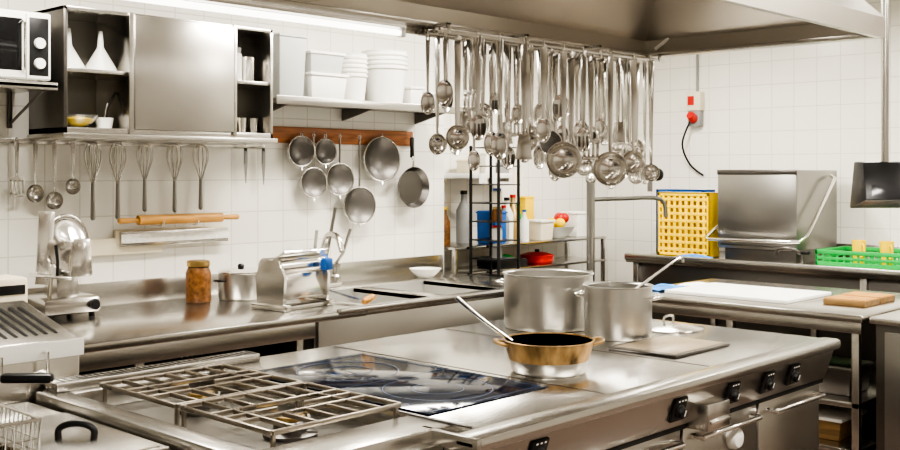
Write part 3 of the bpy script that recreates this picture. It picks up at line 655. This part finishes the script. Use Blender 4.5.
for i in range(2):
    b=B('wooden_board',T(6.0,2.46,.901)); 
    x0=-.22+i*.23; b.box((x0,-.12,0),(x0+.21,.12,.03),BOARD,.004)
    for j in range(6): b.box((x0+.01+j*.034,-.118,.029),(x0+.028+j*.034,.118,.036),PINW,.002)
    b.done()
def cloth(name,cx,cy,z,w,d,m,seed,amp=.02):
    random.seed(seed); n=14; vs=[];fs=[]
    for i in range(n):
        for j in range(n):
            u=i/(n-1)-.5; v=j/(n-1)-.5
            h=amp*(.5+.5*math.sin(u*17+seed+3*math.sin(v*6)))*(1-1.5*max(abs(u),abs(v)))+random.uniform(0,.003)
            vs.append((cx+u*w*(1+.15*math.sin(v*9)),cy+v*d*(1+.12*math.cos(u*8)),z+.002+max(0,h)))
    for i in range(n-1):
        for j in range(n-1): fs.append([i*n+j,(i+1)*n+j,(i+1)*n+j+1,i*n+j+1])
    b=B(name); b.add(vs,fs,m); o=b.done(60); md=o.modifiers.new('thick','SOLIDIFY'); md.thickness=.003; md.offset=1; md=o.modifiers.new('sub','SUBSURF'); md.levels=1; md.render_levels=1
cloth('dish_cloth',5.80,3.64,.901,.3,.18,BLUEC,3,.04); cloth('dish_cloth',6.15,3.62,.901,.26,.16,PAPER,5)
cloth('dish_cloth',7.47,4.40,dz+.001,.14,.3,BLUEC,8,.05)
for (x,y,z,w,h,m) in ((5.75,2.5,.431,.3,.16,STEELD),(5.75,2.95,.431,.3,.2,STEEL),(5.8,3.4,.431,.3,.12,WHITE),(5.75,2.55,.181,.34,.12,BOARD),(5.75,3.1,.181,.34,.15,STEELD)):
    tub('gastronorm_container',x,y,z,w,.32,h,m,m is not STEELD)
b=B('steel_side_cabinet'); b.box((5.50,1.0,.08),(6.6,2.17,.86),STEELD,.005); b.box((5.46,1.0,.86),(6.62,2.19,.895),STEEL,.008)
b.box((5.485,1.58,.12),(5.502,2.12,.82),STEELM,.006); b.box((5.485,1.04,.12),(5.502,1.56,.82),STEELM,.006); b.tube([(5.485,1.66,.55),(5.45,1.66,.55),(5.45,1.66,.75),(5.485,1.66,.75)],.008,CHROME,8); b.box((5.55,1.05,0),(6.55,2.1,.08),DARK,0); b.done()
b=B('pole_mounted_order_display'); qx,qy=5.6,2.16
b.cyl((qx,qy,1.70),(qx,qy,ZC-.001),.02,STEEL,16); b.lathe([(.06,-.01),(.06,0)],STEEL,T(qx,qy,ZC-.001))
L=T(qx,qy,1.58)@R(-46,'Z')@S(1.2,1.1,1.25)
b.hexa([tuple((L@Vector(p))[:]) for p in [(-.13,-.12,-.06),(.13,-.12,-.06),(.13,.08,-.10),(-.13,.08,-.10),(-.11,-.03,.10),(.12,-.03,.10),(.12,.08,.10),(-.11,.08,.10)]],BLACK,.008)
b.hexa([tuple((L@Vector(p))[:]) for p in [(-.10,-.112,-.045),(.10,-.112,-.045),(.10,-.10,-.045),(-.10,-.10,-.045),(-.085,-.052,.06),(.085,-.052,.06),(.085,-.04,.06),(-.085,-.04,.06)]],mat('dark_screen',(.05,.05,.055),0,.15,.1),.002)
b.done()
b=B('industrial_socket'); b.box((8.31,4.84,2.20),(8.395,4.98,2.37),CREAM,.008); b.box((8.32,4.85,2.06),(8.395,4.97,2.20),GREY,.008)
b.lathe([(.04,0),(.045,.02),(.035,.08)],RED,T(8.33,4.91,2.12)@R(-60,'Y'),20); b.box((8.30,4.90,2.25),(8.312,4.96,2.33),RED,.003)
b.tube([(8.29,4.93,2.10),(8.28,5.0,1.9),(8.36,4.97,1.72),(8.385,4.85,1.62)],.009,BLACK,8,sub=5); b.cyl((8.385,4.91,2.37),(8.385,4.91,ZC-.01),.012,GREY,10); b.done()
# ---------------------------------------------------------------- lights
b=B('overhead_steel_strip'); lx0,lx1,ly,lz=1.4,3.85,4.0,2.40  # whitish steel strip overhead; its glowing tube is added
b.box((lx0,ly-.06,lz),(lx1,ly+.06,lz+.06),STEEL,.006); b.cyl((lx0+.04,ly,lz-.018),(lx1-.04,ly,lz-.018),.016,TUBEM,12)
for x in (lx0+.02,lx1-.02): b.box((x-.015,ly-.02,lz-.04),(x+.015,ly+.02,lz),WHITE,.003)
for x in (1.9,3.4): b.cyl((x,ly,lz+.06),(x,ly,ZC-.001),.006,STEEL,8)
b.done()
def panel(x,y,w,d,e,col=(1,.95,.86)):  # unseen ceiling lamp and frame, added to light the room
    b=B('added_light_panel'); z=ZC-.001
    for p,q in (((x-w/2-.03,y-d/2-.03),(x+w/2+.03,y-d/2)),((x-w/2-.03,y+d/2),(x+w/2+.03,y+d/2+.03)),((x-w/2-.03,y-d/2),(x-w/2,y+d/2)),((x+w/2,y-d/2),(x+w/2+.03,y+d/2))):
        b.box((p[0],p[1],z-.05),(q[0],q[1],z),WHITE,.003)
    o=b.done()
    l=bpy.data.lights.new('added_panel_lamp','AREA'); l.shape='RECTANGLE'; l.size=w; l.size_y=d; l.energy=e; l.color=col
    lo=bpy.data.objects.new('added_panel_lamp',l); scene.collection.objects.link(lo); lo.parent=o; lo.location=(x-o.location.x,y-o.location.y,z-.03-o.location.z)
panel(2.2,4.3,1.2,.3,47); panel(4.6,4.3,1.2,.3,50); panel(6.6,4.4,1.2,.3,54); panel(6.4,2.4,1.2,.3,64); panel(6.3,.2,1.2,.3,52)
panel(3.6,.6,1.6,.3,67); panel(1.0,.6,1.4,.3,62)
w=bpy.data.worlds.new('world'); scene.world=w; w.use_nodes=True
w.node_tree.nodes['Background'].inputs[0].default_value=(.9,.92,1,1); w.node_tree.nodes['Background'].inputs[1].default_value=.3
# ---------------------------------------------------------------- camera
cam=bpy.data.cameras.new('camera'); co=bpy.data.objects.new('camera',cam); scene.collection.objects.link(co)
co.location=(0,0,1.65); co.rotation_euler=(math.radians(90),0,math.radians(43.6-90)); cam.lens=42; cam.sensor_width=36; cam.shift_y=-53/900; cam.clip_start=.05
scene.camera=co
scene.view_settings.view_transform='AgX'; scene.view_settings.look='AgX - High Contrast'; scene.view_settings.exposure=.52
